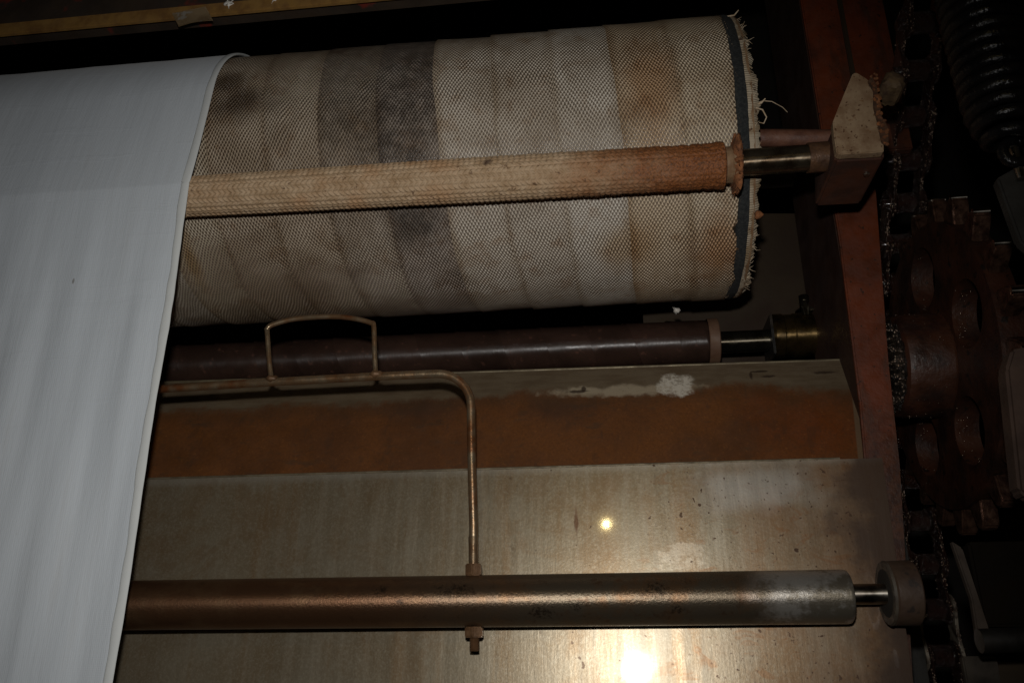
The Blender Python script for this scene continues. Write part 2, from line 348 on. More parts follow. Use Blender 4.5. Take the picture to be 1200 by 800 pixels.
def mat_lower():
    n = N('filmed_steel_sheet')            # local: x as world, z measured down from the top edge (negative)
    x, y, z = n.xyz()
    streak = n.noise(60, 4, .6, k=(1, 1, .045)); streak2 = n.noise(13, 5, .65, k=(1, 1, .06)); mott = n.noise(9, 5, .65)
    grain = n.noise(260, 2, .6)
    c = n.mix(n.ramp(mott, .3, .7), (.255, .215, .150), (.215, .162, .098))
    c = n.mix(n.math('MULTIPLY', n.ramp(streak, .48, .72), .22), c, (.33, .30, .24))
    c = n.mix(n.math('MULTIPLY', n.ramp(streak2, .50, .66), .50), c, (.24, .14, .06))
    c = n.mix(n.math('MULTIPLY', n.ramp(grain, .45, .7), .35), c, (.36, .31, .225))
    blot = n.ramp(n.noise(6, 5, .7, dist=.6), .50, .62); c = n.mix(n.math('MULTIPLY', blot, .45), c, (.20, .125, .06))
    gr2 = n.ramp(n.noise(170, 4, .8), .48, .64); c = n.mix(n.math('MULTIPLY', gr2, .30), c, (.37, .33, .25))
    arc = n.ramp(n.noise(13, 4, .7, k=(1, 1, 2.2), dist=1.2), .56, .66); c = n.mix(n.math('MULTIPLY', n.math('MULTIPLY', arc, n.ramp(x, -.05, .15)), .6), c, (.22, .11, .045))
    # rust drifting in from the right end and around the tube
    rr = n.ramp(n.math('ADD', x, n.math('MULTIPLY', n.math('SUBTRACT', n.noise(8, 4, .65), .5), .5)), .10, .42)
    c = n.mix(n.math('MULTIPLY', rr, .65), c, n.mix(n.noise(20, 3), (.21, .09, .03), (.14, .075, .042)))
    c = n.mix(n.math('MULTIPLY', n.ramp(z, -.020, -.004), .45), c, (.40, .37, .31))
    rr2 = n.ramp(n.math('ADD', x, n.math('MULTIPLY', n.math('SUBTRACT', n.noise(12, 4, .65), .5), .22)), .34, .42)
    c = n.mix(n.math('MULTIPLY', rr2, .85), c, (.05, .028, .018))
    pale = n.blob((.115, 0, -.160), (.040, .3, .028), .45, 34, (1.0, .80)); c = n.mix(n.math('MULTIPLY', n.math('MULTIPLY', pale, n.ramp(n.noise(60, 4, .75), .40, .58, .15, 1)), .40), c, (.52, .46, .36))
    pale2 = n.blob((.24, 0, -.05), (.12, .3, .045), .4, 14, (1.2, .2)); c = n.mix(n.math('MULTIPLY', pale2, .6), c, (.42, .40, .36))
    c = n.mix(n.math('MULTIPLY', n.blob((-.061, 0, -.10), (.0045, .3, .028), .25, 60, (1, .4)), .85), c, (.10, .045, .02))
    pits = n.ramp(n.noise(75, 2, .5), .70, .735); c = n.mix(n.math('MULTIPLY', n.math('MULTIPLY', pits, n.ramp(x, -.25, .0, .12, 1)), .9), c, (.06, .03, .015))
    pits2 = n.math('MULTIPLY', n.ramp(n.noise(150, 2, .5), .66, .72), n.ramp(x, -.05, .25)); c = n.mix(n.math('MULTIPLY', pits2, .8), c, (.07, .035, .02))
    met = n.math('SUBTRACT', .58, n.math('MULTIPLY', rr2, .4))
    r = n.math('ADD', n.ramp(streak, .3, .7, .31, .37), n.math('MULTIPLY', rr, .10))
    nb = n.bump(n.math('ADD', n.math('MULTIPLY', grain, .6), n.noise(120, 3, .6, k=(1, 1, .12))), .07, .002)
    m = n.done(c, r, met, nb, .4, coat=.7)
    n.b.inputs['Coat Roughness'].default_value = .055
    return m
M['lower'] = mat_lower()

def mat_tubesteel():
    n = N('stained_tube_steel')
    x, y, z = n.xyz()
    t = n.math('ADD', x, n.math('MULTIPLY', n.math('SUBTRACT', n.noise(9, 4, .6), .5), .25))
    c = n.mix(n.ramp(t, -.45, -.05), (.155, .078, .040), (.165, .130, .090))
    c = n.mix(n.ramp(n.noise(14, 5, .7), .45, .7), c, (.20, .115, .06))
    c = n.mix(n.math('MULTIPLY', n.ramp(n.noise(60, 4, .7), .55, .7), .6), c, (.11, .06, .035))
    c = n.mix(n.ramp(n.math('ADD', x, n.math('MULTIPLY', n.math('SUBTRACT', n.noise(14, 4), .5), .1)), .19, .27), c, n.mix(n.ramp(n.noise(20, 4, .7), .45, .6), (.62, .58, .52), (.30, .26, .20)))
    for p, r in [((-.115, -.03, -.02), (.018, .08, .009)), ((-.37, -.03, .016), (.012, .08, .008)), ((-.335, -.03, -.002), (.006, .08, .006)), ((.06, -.03, .01), (.02, .08, .012)), ((-.06, -.03, -.012), (.008, .08, .006)), ((.09, -.03, -.018), (.01, .08, .006)), ((-.25, -.03, .012), (.03, .08, .012))]:
        c = n.mix(n.math('MULTIPLY', n.math('MULTIPLY', n.blob(p, r, .75, 130, (1.3, .3)), n.ramp(n.noise(190, 3, .7), .42, .56)), .85), c, (.045, .03, .02))
    grain = n.noise(230, 4, .7)
    rg = n.ramp(x, -.2, .25, .36, .36)
    n.aniso(.7)
    return n.done(c, rg, .8, n.bump(grain, .30, .0018), .5)
M['tubesteel'] = mat_tubesteel()

def mat_pipe():
    n = N('rusty_wire_steel')
    c = n.mix(n.ramp(n.noise(35, 4, .6), .35, .65), (.30, .17, .085), (.33, .25, .16))
    c = n.mix(n.ramp(n.noise(14, 3, .6), .5, .65), c, (.26, .09, .03))
    return n.done(c, n.ramp(n.noise(50, 3), .3, .7, .25, .42), .75, n.bump(n.noise(260, 3), .2, .0015), .5)
M['pipe'] = mat_pipe()

def mat_block():
    n = N('dusty_casting', (0, 0, 0))
    dust = n.mix(n.ramp(n.noise(28, 4, .65), .35, .65), (.31, .215, .13), (.20, .12, .065))
    c = n.mix(n.ramp(n.noise(40, 4, .7), .60, .70), dust, (.17, .08, .03))
    c = n.mix(n.ramp(n.noise(170, 3), .60, .68), c, (.09, .04, .018))
    return n.done(c, .8, 0, n.bump(n.noise(110, 4, .7), .35, .003), .3)
M['dust'] = mat_block()
M['blockpaint'] = mat_simple('brown_casting_paint', (.085, .028, .013), (.045, .017, .009), rough=.7, nscale=20, bump=.2)
M['collar'] = mat_simple('stained_bearing_collar', (.070, .042, .026), (.042, .022, .014), rough=.6, nscale=25, bump=.3, sp=60, spcol=(.03, .02, .015))
M['collargrey'] = mat_simple('worn_grey_collar_face', (.085, .070, .052), (.045, .032, .022), rough=.55, nscale=40, bump=.3)

# ------------------------------------------------------------------ setting: the dark inside of the machine bay
struct(MB().box(-4.5, 4.5, 2.9, 3.0, -2.5, 3.5, 0).build('back_wall', M['interior']))

# ------------------------------------------------------------------ side frame of the machine
t = thing('frame_post', 'orange brown painted steel post standing behind the dusty bearing block', 'machine frame', (.50, 1.55, .3))
MB().prism([(.462, 2.0), (.535, 2.0), (.546, .85), (.514, .50), (.503, .31), (.474, .03), (.460, -.10), (.460, -.6), (.40, -.6), (.425, .03), (.452, .42), (.462, .75)], 'y', 1.50, 1.512, .003).build('front_flange', M['post'], t)
MB().box(.462, .474, 1.5125, 1.80, .10, 2.0, .002).build('side_web', M['postdark'], t)
MB().box(.5365, .546, 1.494, 1.56, .86, 2.0, .002).build('gap_strip', M['olive'], t)  # strip coloured dark olive to stand in for the gap beside the plate
t = thing('side_plate', 'orange brown plate beside the upper post, behind the greasy chain', 'machine plate', (.59, 1.6, .95))
MB().box(.552, .640, 1.52, 1.54, .955, 2.0, .003).build('plate', M['post'], t)
tag(MB().box(.556, .586, 1.79, 1.81, -.5, .62, .002).build('chain_guide', mat_simple('slate_grey_guide', (.030, .028, .024), (.02, .018, .015), rough=.5, nscale=15)), 'dark slate grey guide strip running down behind the chain', 'chain guide')
t = thing('rear_plate', 'olive brown gusset plate behind the frayed roller end, slanting edge', 'machine plate', (.40, 1.97, .8))
MB().prism([(.10, .45), (.10, 1.09), (.575, 1.055), (.545, .84), (.47, .79), (.475, .45)], 'y', 1.955, 1.975, .002).build('gusset', M['olive'], t)

# ------------------------------------------------------------------ overhead beam
t = thing('overhead_beam', 'sooty overhead beam with an ochre lower lip along the top left', 'machine beam', (-.6, 1.33, 1.26))
MB().box(-2.0, .50, 1.290, 1.300, 1.250, 1.279, .0015).build('lip', M['ochre'], t)
MB().box(-2.0, .50, 1.301, 1.345, 1.268, 1.60, .002).build('web', M['beamweb'], t)
bm = bmesh.new()
pts = [(-.868, 1.2605), (-.795, 1.270), (-.768, 1.222), (-.842, 1.215)]
g = [[None]*5 for _ in range(7)]
for i in range(7):
    for j in range(5):
        a, b = i/6, j/4
        x = (pts[0][0]*(1-a)+pts[1][0]*a)*(1-b)+(pts[3][0]*(1-a)+pts[2][0]*a)*b
        z = (pts[0][1]*(1-a)+pts[1][1]*a)*(1-b)+(pts[3][1]*(1-a)+pts[2][1]*a)*b
        g[i][j] = bm.verts.new((x, 1.2885 - .008*b*b*(1+.6*math.sin(3*a)), z))
for i in range(6):
    for j in range(4): bm.faces.new((g[i][j], g[i+1][j], g[i+1][j+1], g[i][j+1]))
bmesh.ops.solidify(bm, geom=bm.faces[:], thickness=.0008)
tag(MB().frombm(bm).build('paper_tab', M['paper'], None, 60), 'small stained paper tab stuck to the ochre beam lip', 'paper tab')
def lint(c, r, seed, label, group=None):
    rs = random.Random(seed); bm = bmesh.new()
    bmesh.ops.create_icosphere(bm, subdivisions=2, radius=r)
    for v in bm.verts: v.co = Vector(c) + Vector((v.co.x*(1+rs.uniform(-.3, .5)), v.co.y*.6, v.co.z*(.7+rs.uniform(-.3, .3))))
    mb = MB().frombm(bm)
    for k in range(6):
        d = Vector((rs.uniform(-1, 1), rs.uniform(-.6, .1), rs.uniform(-1, 1))).normalized(); p = Vector(c)
        mb.tube([p, p+d*r*1.2+Vector((0, 0, rs.uniform(-.3, .3)*r)), p+d*r*2+Vector((0, 0, rs.uniform(-.8, .8)*r))], [r*.16, r*.12, r*.05], 5)
    tag(mb.build('lint_tuft', M['lint'], None, 60), label, 'lint', group)
lint((-.745, 1.289, 1.272), .0085, 1, 'whitish lint tuft on the beam lip just right of the paper tab', 'lint on the beam lip')
lint((-.645, 1.289, 1.272), .0045, 2, 'smallest lint speck on the beam lip, midway along', 'lint on the beam lip')
lint((-.548, 1.289, 1.272), .007, 3, 'lint tuft on the beam lip near the top edge, farthest from the paper tab', 'lint on the beam lip')
lint((.155, 1.636, .675), .006, 4, 'bright white lint speck hanging under the wrapped roller')

# ------------------------------------------------------------------ big wrapped roller
PITCH = .1095
t = thing('wrapped_roller', 'large roller wound with soiled woven tape, frayed at its right end', 'roller', (0, ROLL_C[0], ROLL_C[1]))
MB().lathe([(-1.75, .01), (-1.75, .279), (.270, .279), (.270, .05)], ROLL_C, seg=96).build('core', M['black_steel'], t)
XEND = .2515
tints = {-5: (.80, .74, .64), -4: (.74, .66, .57), -3: (.84, .76, .67), -2: (.80, .735, .67), -1: (.72, .665, .645), 0: (.95, .91, .86), 1: (.90, .86, .81), 2: (1.0, .985, .96), 3: (.92, .79, .63), 4: (1.0, .90, .75)}
soots = {-3: .25, -2: .72, -1: .92, 0: .08}
for k in range(-12, 6):
    na, nv = 150, 14
    A = np.linspace(-PI, PI, na); Vv = np.linspace(0, 1, nv)
    AA, VV = np.meshgrid(A, Vv, indexing='ij')
    def edge(kk, a):   # wandering edge of each turn, continuous with the next turn
        ph = a + 2*PI*kk
        return -.283 + PITCH*kk + PITCH*(a-.38)/(2*PI) + .0022*np.sin(1.7*ph+.4) + .0016*np.sin(4.3*ph)+.0008*np.sin(11.1*ph)
    x0 = edge(k, AA); x1 = edge(k+1, AA) + .012
    X = x0 + (x1-x0)*VV
    ragged = XEND + .0022*np.sin(23*AA)+.0014*np.sin(57*AA+1)+.0010*np.sin(131*AA)
    nt = np.exp(-((AA-math.radians(57))/.035)**2)*.011          # a torn notch in the last turn
    X = np.minimum(X, ragged - nt)
    if X.max() - X.min() < .004: continue
    if (x0.min() > XEND): continue
    bulge = .0024*(1-VV)**1.5 + .0012*np.sin(2*AA+k)*VV
    Rr = ROLL_R + bulge + .0008*np.sin(9*AA+2.1*k)*np.sin(PI*VV)
    V = np.stack([X, ROLL_C[0]-Rr*np.cos(AA), ROLL_C[1]-Rr*np.sin(AA)], -1).reshape(-1, 3)
    UV = np.stack([(AA + 2*PI*k)*ROLL_R + .0022*np.sin(X*170+AA*3), X-x0], -1).reshape(-1, 2)
    o = grid_mesh('tape_turn', V, na, nv, M['tape'], t, UV)
    c = tints.get(k, (.8, .77, .72)); o.color = (*c, 1-soots.get(k, 0))
# dark felt ring and frayed selvedge at the right end
def ringjit(s1, amp): return lambda i, k: amp*math.sin(k*2.7+i*1.3+s1)*.5 + amp*math.sin(k*.9+s1)*.5
MB().lathe([(.246, .281), (.249, .2850), (.263, .2855), (.268, .2835), (.268, .20)], ROLL_C, seg=120, jit=ringjit(1, .005)).build('felt_ring', M['rubber'], t)
na, nv = 420, 8
A = np.linspace(-PI, PI, na); Vv = np.linspace(0, 1, nv); AA, VV = np.meshgrid(A, Vv, indexing='ij')
rg_ = np.random.default_rng(3).normal(0, 1, na); rg_[-1] = rg_[0]
rag = .0018*np.sin(13*AA)+.0014*np.sin(37*AA+.5) + .0035*np.sin(4*AA+.6) + (.0016*rg_ + .003*(np.convolve(rg_, np.ones(9)/9, 'same')))[:, None]
X = .2675 + (.0185+rag)*VV; Rr = .2835 + .0022*np.sin(17*AA)*VV - .010*VV**2 + .0012*np.sin(60*AA)*VV
V = np.stack([X, ROLL_C[0]-Rr*np.cos(AA), ROLL_C[1]-Rr*np.sin(AA)], -1).reshape(-1, 3)
UV = np.stack([AA*ROLL_R, X], -1).reshape(-1, 2)
nsel = N('frayed_selvedge', (0, ROLL_C[0], ROLL_C[1]))
uu, vv, _ = nsel.xyz(nsel.uv)
wv = nsel.math('SINE', nsel.math('MULTIPLY', uu, 2*PI/.0045))
cc = nsel.mix(nsel.ramp(nsel.noise(25, 4, .65), .4, .66), (.50, .42, .31), (.30, .21, .12))
cc = nsel.mix(nsel.ramp(nsel.noise(60, 3, .65), .60, .68), cc, (.12, .06, .03))
M['selvedge'] = nsel.done(cc, .85, 0, nsel.bump(wv, .6, .0015), .3)
sv = grid_mesh('selvedge', V, na, nv, M['selvedge'], t, UV)
MB().lathe([(.2690, .2815), (.2775, .2825), (.2785, .2760), (.2690, .2760)], ROLL_C, seg=120, jit=ringjit(2, .002)).build('inner_cord', M['tan'], t)
rs = random.Random(5)
def onring(a, x, r): return Vector((x, ROLL_C[0]-r*math.cos(a), ROLL_C[1]-r*math.sin(a)))
for i in range(30):
    a = math.radians(rs.choice([rs.uniform(-45, 110), rs.uniform(60, 95), rs.uniform(-40, -10)])); L = rs.uniform(.006, .017)
    p = onring(a, .279, .280); tang = Vector((0, math.sin(a), -math.cos(a)))
    d = Vector((1, 0, 0))*rs.uniform(.4, 1) + tang*rs.uniform(-1, 1) + Vector((0, -.3, rs.uniform(-.6, .6)))
    d.normalize()
    MB().tube([p, p+d*L*.5+tang*rs.uniform(-.3, .3)*L, p+d*L+Vector((0, 0, rs.uniform(-.5, .3)*L))], [.0006, .0005, .0002], 5).build('loose_thread', M['thread'], t, 60)
for pts_, r in [([(.281, 1.262, .905), (.296, 1.255, .906), (.310, 1.252, .901), (.326, 1.25, .886), (.333, 1.25, .875)], .0010),
                ([(.280, 1.262, .902), (.292, 1.252, .900), (.299, 1.25, .9065)], .0025),
                ([(.281, 1.258, .896), (.292, 1.25, .884), (.297, 1.25, .868), (.291, 1.25, .856), (.285, 1.255, .862)], .0016),
                ([(.262, 1.32, 1.152), (.278, 1.315, 1.150), (.286, 1.31, 1.157)], .0022)]:
    P_ = [Vector(p) for p in pts_]; sm = []
    for i in range(len(P_)-1):
        for q in range(4): sm.append(P_[i].lerp(P_[i+1], q/4))
    sm.append(P_[-1]); MB().tube(sm, [r*(1-.6*i/len(sm)) for i in range(len(sm))], 6).build('loose_thread', M['thread'], t, 60)
bm = bmesh.new(); bmesh.ops.create_icosphere(bm, subdivisions=2, radius=.0075)
for v in bm.verts: v.co = Vector((.283, 1.342, .728)) + v.co*(1+.25*math.sin(40*v.co.x*30+v.co.z*900))
MB().frombm(bm).build('rust_clot', M['rustclot'], t, 60)
MB().lathe([(.270, .055), (.275, .060), (.40, .060)], ROLL_C, seg=40).build('axle', M['black_steel'], t)

# thin rusty bar just above the covered rod
tag(MB().tube([(.285, 1.36, .902), (.44, 1.36, .887)], .0165, 20).build('tie_bar', mat_simple('rusty_bar', (.17, .075, .045), (.10, .04, .025), rough=.6, nscale=40, bump=.5)), 'short rusty bar between roller end and dusty bearing block', 'bar')

# ------------------------------------------------------------------ braided rod in front of the roller
RC0 = np.array([1.2388, .7820]); RC1 = np.array([1.2438, .7741])
t = thing('braided_rod', 'thin rod in a braided tan sleeve, rusty towards the right, before the roller', 'rod', (0, 1.241, .778))
nx, na = 1180, 169
xs = np.linspace(-1.30, .214, nx); A = np.linspace(0, 2*PI, na); XX, AA = np.meshgrid(xs, A, indexing='ij')
rows = 26; fr = AA/(2*PI)*rows; row = np.floor(fr); rf = fr-row; sgn = np.where(row % 2 == 0, 1, -1)
px = .0096
ph = XX/px + sgn*(rf-.5)*.95 + .06*np.sin(XX*40+row)
stitch = np.clip(.5+.5*np.cos(2*PI*ph), 0, 1)**.75
ridge = np.sqrt(np.clip(1-(2*rf-1)**2, 0, 1))
worn = np.clip((XX+.20)/.32, 0, 1)
lump = rng.normal(0, 1, (nx//6+2, na//6+2)); li = np.clip(np.arange(nx)/6, 0, None); lj = np.arange(na)/6
def bil(g, i, j):
    i0 = i.astype(int); j0 = j.astype(int); a = (i-i0)[:, None]; b = (j-j0)[None, :]
    return g[i0][:, j0]*(1-a)*(1-b)+g[i0+1][:, j0]*a*(1-b)+g[i0][:, j0+1]*(1-a)*b+g[i0+1][:, j0+1]*a*b
lumps = bil(lump, li, lj); lumps[:, -1] = lumps[:, 0]
h = ridge*(.35+.65*stitch)
Rr = np.interp(XX, [-1.3, -.76, -.3, .1, .214], [.0345, .0350, .0375, .0395, .0392]) + .0044*h*(1-.6*worn) - .0025 + .0006*lumps*(.4+.9*worn)
Rr += .0022*np.exp(-((XX-.207)/.009)**2)
cy = np.interp(XX, [-.76, .155], [RC0[0], RC1[0]]); cz = np.interp(XX, [-.76, .155], [RC0[1], RC1[1]])
V = np.stack([XX, cy-Rr*np.cos(AA), cz-Rr*np.sin(AA)], -1).reshape(-1, 3)
grid_mesh('sleeve', V, nx, na, M['sleeve'], t)
c1 = (1.2438, .7741)
MB().lathe([(.200, .030), (.2135, .0395), (.216, .034), (.2165, .0)], c1, seg=60, jit=ringjit(3, .012)).build('sleeve_end', M['rustclot'], t)
MB().lathe([(.210, .030), (.212, .0305), (.226, .0305), (.229, .033), (.236, .034), (.237, .02)], c1, seg=48, jit=ringjit(4, .02)).build('tied_band', M['tan'], t)
rsx = random.Random(11); jag = [rsx.uniform(-.22, .20) for _ in range(40)]
MB().lathe([(.2265, .028), (.2290, .037), (.2325, .043), (.2360, .046), (.2395, .045), (.2420, .039), (.2430, .026)], c1, seg=40, jit=lambda i, k: jag[k]*(.3, .6, 1, 1, .8, .4, .1)[i]*1.1 + .07*math.sin(k*3.1+i*2.2)).build('frayed_collar', M['rustclot'], t, 50)
for i in range(26):
    a = rsx.uniform(0, 2*PI); r = .043; p = Vector((.234, c1[0]-r*math.cos(a), c1[1]-r*math.sin(a)))
    d = Vector((rsx.uniform(-.8, .8), -math.cos(a), -math.sin(a))).normalized(); L = rsx.uniform(.006, .014)
    MB().tube([p, p+d*L*.5, p+d*L+Vector((rsx.uniform(-.004, .004), 0, rsx.uniform(-.004, .004)))], [.0012, .0010, .0004], 5).build('frayed_thread', M['rustclot'], t, 60)
MB().lathe([(.20, .0), (.20, .0225), (.352, .0225), (.354, .0245), (.40, .0245), (.40, 0)], (1.2428, .7762), seg=40).build('shaft', mat_simple('stained_shaft', (.20, .16, .11), (.09, .06, .035), rough=.34, metal=.9, nscale=35, bump=.06, aniso=.85), t)
MB().lathe([(.352, .0), (.352, .0252), (.39, .0256), (.39, 0)], (1.2428, .7762), seg=40, jit=ringjit(6, .02)).build('rusty_sleeve', mat_simple('rust_scale', (.14, .07, .035), (.07, .035, .02), rough=.5, metal=.3, nscale=60, bump=.5), t)

# ------------------------------------------------------------------ dusty bearing block
t = thing('bearing_block', 'dusty pale bearing block holding the braided rod, caked with dirt', 'bearing block', (.42, 1.20, .75))
MB().prism([(.378, .7385), (.384, .7350), (.4, .7356), (.42, .7343), (.449, .7345), (.4515, .755), (.4500, .80), (.4512, .840), (.446, .872), (.430, .888), (.424, .8865), (.412, .8625), (.401, .8400), (.391, .8195), (.380, .796), (.3785, .77)], 'y', 1.172, 1.188, .0016).build('dusty_face', M['dust'], t)
MB().prism([(.379, .7345), (.455, .7335), (.462, .86), (.440, .875), (.425, .872), (.386, .80)], 'y', 1.189, 1.335, .004).build('body', M['blockpaint'], t)
rj = random.Random(21); pd = []
for (x, z) in [(.4475, .748), (.4535, .742), (.4590, .750), (.4600, .775), (.4545, .800), (.4570, .830), (.4560, .858), (.4500, .877), (.4440, .868), (.4470, .845), (.4425, .815), (.4480, .785)]:
    pd.append((x+rj.uniform(-.002, .002), z+rj.uniform(-.003, .003)))
MB().prism(pd, 'y', 1.1680, 1.1715, .0012).build('peeled_dirt', mat_simple('caked_brown_dirt', (.085, .038, .016), (.04, .018, .009), rough=.85, nscale=60, bump=1.0, bscale=120), t, 40)
bmd = MB()
for i in range(60):
    x = .447+rj.uniform(0, .012); z = rj.uniform(.742, .880); r = rj.uniform(.0015, .0042)
    b_ = bmesh.new(); bmesh.ops.create_icosphere(b_, subdivisions=1, radius=r)
    for v in b_.verts: v.co = Vector((x, 1.168, z)) + v.co*rj.uniform(.6, 1.2)
    bmd.frombm(b_)
o = bmd.build('dirt_crumbs', M['rustclot'], t, 0); o['kind'] = 'stuff'
MB().lathe([(1.16, .0), (1.16, .010), (1.166, .0165), (1.21, .018), (1.21, 0)], (.483, .862), 'y', 24, ringjit(8, .22)).build('boss', mat_simple('dusty_ochre_boss', (.12, .075, .032), (.045, .022, .012), rough=.8, nscale=45, bump=.9), t, 50)
sc = MB().lathe([(.7295, 0), (.7295, .0045), (.7350, .0050)], (.438, 1.232), 'z', 16).build('set_screw', M['bright'], t)

# ------------------------------------------------------------------ dark roller under the big one
t = thing('dark_roller', 'slim dark brown wrapped roller beneath the large woven roller', 'roller', (0, 1.80, .662))
DC = (1.80, .662); DR = .0505
MB().lathe([(-1.9, .01), (-1.9, .048), (.235, .048), (.235, .01)], DC, seg=48).build('core', M['black_steel'], t)
for k in range(-14, 6):
    na, nv = 64, 8; A = np.linspace(-PI, PI, na); Vv = np.linspace(0, 1, nv); AA, VV = np.meshgrid(A, Vv, indexing='ij')
    x0 = -.23 + .098*k + .098*AA/(2*PI); X = np.minimum(x0 + .104*VV, .232)
    if x0.min() > .22: continue
    Rr = DR - .0016*VV + .0012*(VV < .08)
    V = np.stack([X, DC[0]-Rr*np.cos(AA), DC[1]-Rr*np.sin(AA)], -1).reshape(-1, 3)
    o = grid_mesh('film_turn', V, na, nv, M['darkroller'], t)
    q = .85 + .3*rs.random(); o.color = (q, q, q, 1)
MB().lathe([(.232, .01), (.232, .0515), (.234, .053), (.254, .053), (.256, .051), (.256, .01)], DC, seg=48).build('end_ring', mat_simple('brown_end_ring', (.17, .095, .055), (.12, .06, .035), rough=.6), t)
MB().lathe([(.25, 0), (.25, .0245), (.40, .0245), (.40, 0)], (1.80, .6592), seg=40).build('shaft', M['oily'], t)
t = thing('shaft_bearing', 'oily black bearing housing on the dark roller shaft', 'bearing', (.42, 1.80, .66))
MB().lathe([(.372, .02), (.372, .046), (.377, .050), (.396, .050), (.399, .0475), (.418, .0475), (.421, .0495), (.478, .0495), (.482, .046), (.482, .02)], (1.80, .668), seg=48).build('housing', mat_simple('oily_black_housing', (.19, .125, .05), (.045, .03, .015), rough=.32, metal=.9, nscale=22, bump=.06, bscale=70, aniso=.8), t)
MB().box(.366, .3715, 1.752, 1.86, .61, .705, .002).build('flange', M['black_steel'], t)
MB().lathe([(.70, .0), (.70, .008), (.735, .008), (.735, .011), (.748, .011), (.748, 0)], (.447, 1.765), 'z', 16).build('grease_nipple', M['oily'], t)
for dx, dz in ((.0, .0), (.025, .012)):
    MB().box(.452+dx*.6, .470+dx*.4, 1.752, 1.775, .708+dz, .716+dz, .002).build('clip', M['oily'], t)

# ------------------------------------------------------------------ rust sheet above, steel sheet below
def sheet(name, mat, P, thick, parent, nu=24, nv=12, wave=.0012):
    """four corners (top left, top right, bottom right, bottom left) -> thin plate with a slight wave"""
    P = [np.array(p) for p in P]; bm = bmesh.new(); G = []
    for i in range(nu+1):
        a = i/nu; col = []
        for j in range(nv+1):
            b = j/nv; p = (P[0]*(1-a)+P[1]*a)*(1-b)+(P[3]*(1-a)+P[2]*a)*b
            p = p + np.array([0, wave*math.sin(5*a+3*b)+wave*.6*math.sin(11*a-4*b), 0]); col.append(bm.verts.new(p))
        G.append(col)
    for i in range(nu):
        for j in range(nv): bm.faces.new((G[i][j], G[i][j+1], G[i+1][j+1], G[i+1][j]))
    bmesh.ops.recalc_face_normals(bm, faces=bm.faces[:])
    bm.normal_update(); 
    r = bmesh.ops.extrude_face_region(bm, geom=bm.faces[:])
    for v in [e for e in r['geom'] if isinstance(e, bmesh.types.BMVert)]: v.co.y += thick
    return MB().frombm(bm).build(name, mat, parent, 40)
t = thing('upper_sheet', 'rust brown sheet panel with a pale chalky blotch near its top edge', 'sheet panel', (0, 1.50, .312))
sheet('panel', M['upper'], [(-1.7, 1.62, .565), (.488, 1.62, .543), (.443, 1.50, .306), (-1.7, 1.50, .327)], .004, t)
MB().tube([(-1.7, 1.6215, .567), (.489, 1.6215, .545)], .0028, 8).build('folded_edge', mat_simple('worn_edge', (.22, .18, .11), (.13, .10, .06), rough=.5, metal=.4), t)
# the steel sheet leans 3.5 degrees and is turned about a degree, so the flash glints low on it
t = thing('steel_sheet', 'wide filmed steel sheet reflecting the flash, behind the lower tube', 'sheet panel', (0, 1.425, .309))
th = math.radians(-3.5); yw = -math.tan(math.radians(1.45))
def lowpt(x, s): return (x, 1.425 + yw*x + s*math.sin(th), .3045 - .006*x - s*math.cos(th))
sheet('panel', M['lower'], [lowpt(-1.6, 0), lowpt(.447, 0), (.424, 1.425+yw*.43+.55*math.sin(th), .3065-.55*math.cos(th)), lowpt(-1.6, .55)], .004, t, 40, 16, .0005)
MB().tube([lowpt(-1.6, -.0015), lowpt(.380, -.0015)], .0020, 8).build('rolled_edge', mat_simple('bare_edge', (.30, .25, .17), (.18, .14, .09), rough=.4, metal=.6), t)

# ------------------------------------------------------------------ lower steel tube with its end bearing
TC = (1.360, .0808)
t = thing('steel_tube', 'stained brown steel tube across the bottom, bare bright metal at right', 'tube', (0, TC[0], TC[1]))
MB().lathe([(-1.6, 0), (-1.6, .0392), (-1.0, .0395), (.343, .0395), (.3475, .0385), (.3495, .036), (.3495, 0)], TC, seg=72).build('tube', M['tubesteel'], t, 40)
MB().lathe([(.345, 0), (.345, .0150), (.352, .0150), (.44, .0150), (.44, 0)], (1.360, .0840), seg=32).build('end_pin', M['bright'], t)
t = thing('bearing_collar', 'round stained bearing collar gripping the pin of the lower tube', 'bearing', (.42, 1.36, .085))
MB().lathe([(.4085, .024), (.4065, .043), (.4095, .0465), (.4420, .0475), (.444, .046), (.444, .01)], (1.360, .0850), seg=48).build('collar', M['collar'], t)
MB().lathe([(.4025, .034), (.4025, .0455), (.4060, .0475), (.4060, .034)], (1.360, .0850), seg=48, jit=ringjit(5, .01)).build('face_washer', M['collargrey'], t)
MB().lathe([(.4018, .0), (.4018, .0345), (.4023, .0350), (.4023, .0)], (1.360, .0850), seg=40, jit=ringjit(7, .03)).build('black_bore_disc', M['interior'], t)  # thin black disc on the face, imitating the dark of an open bore

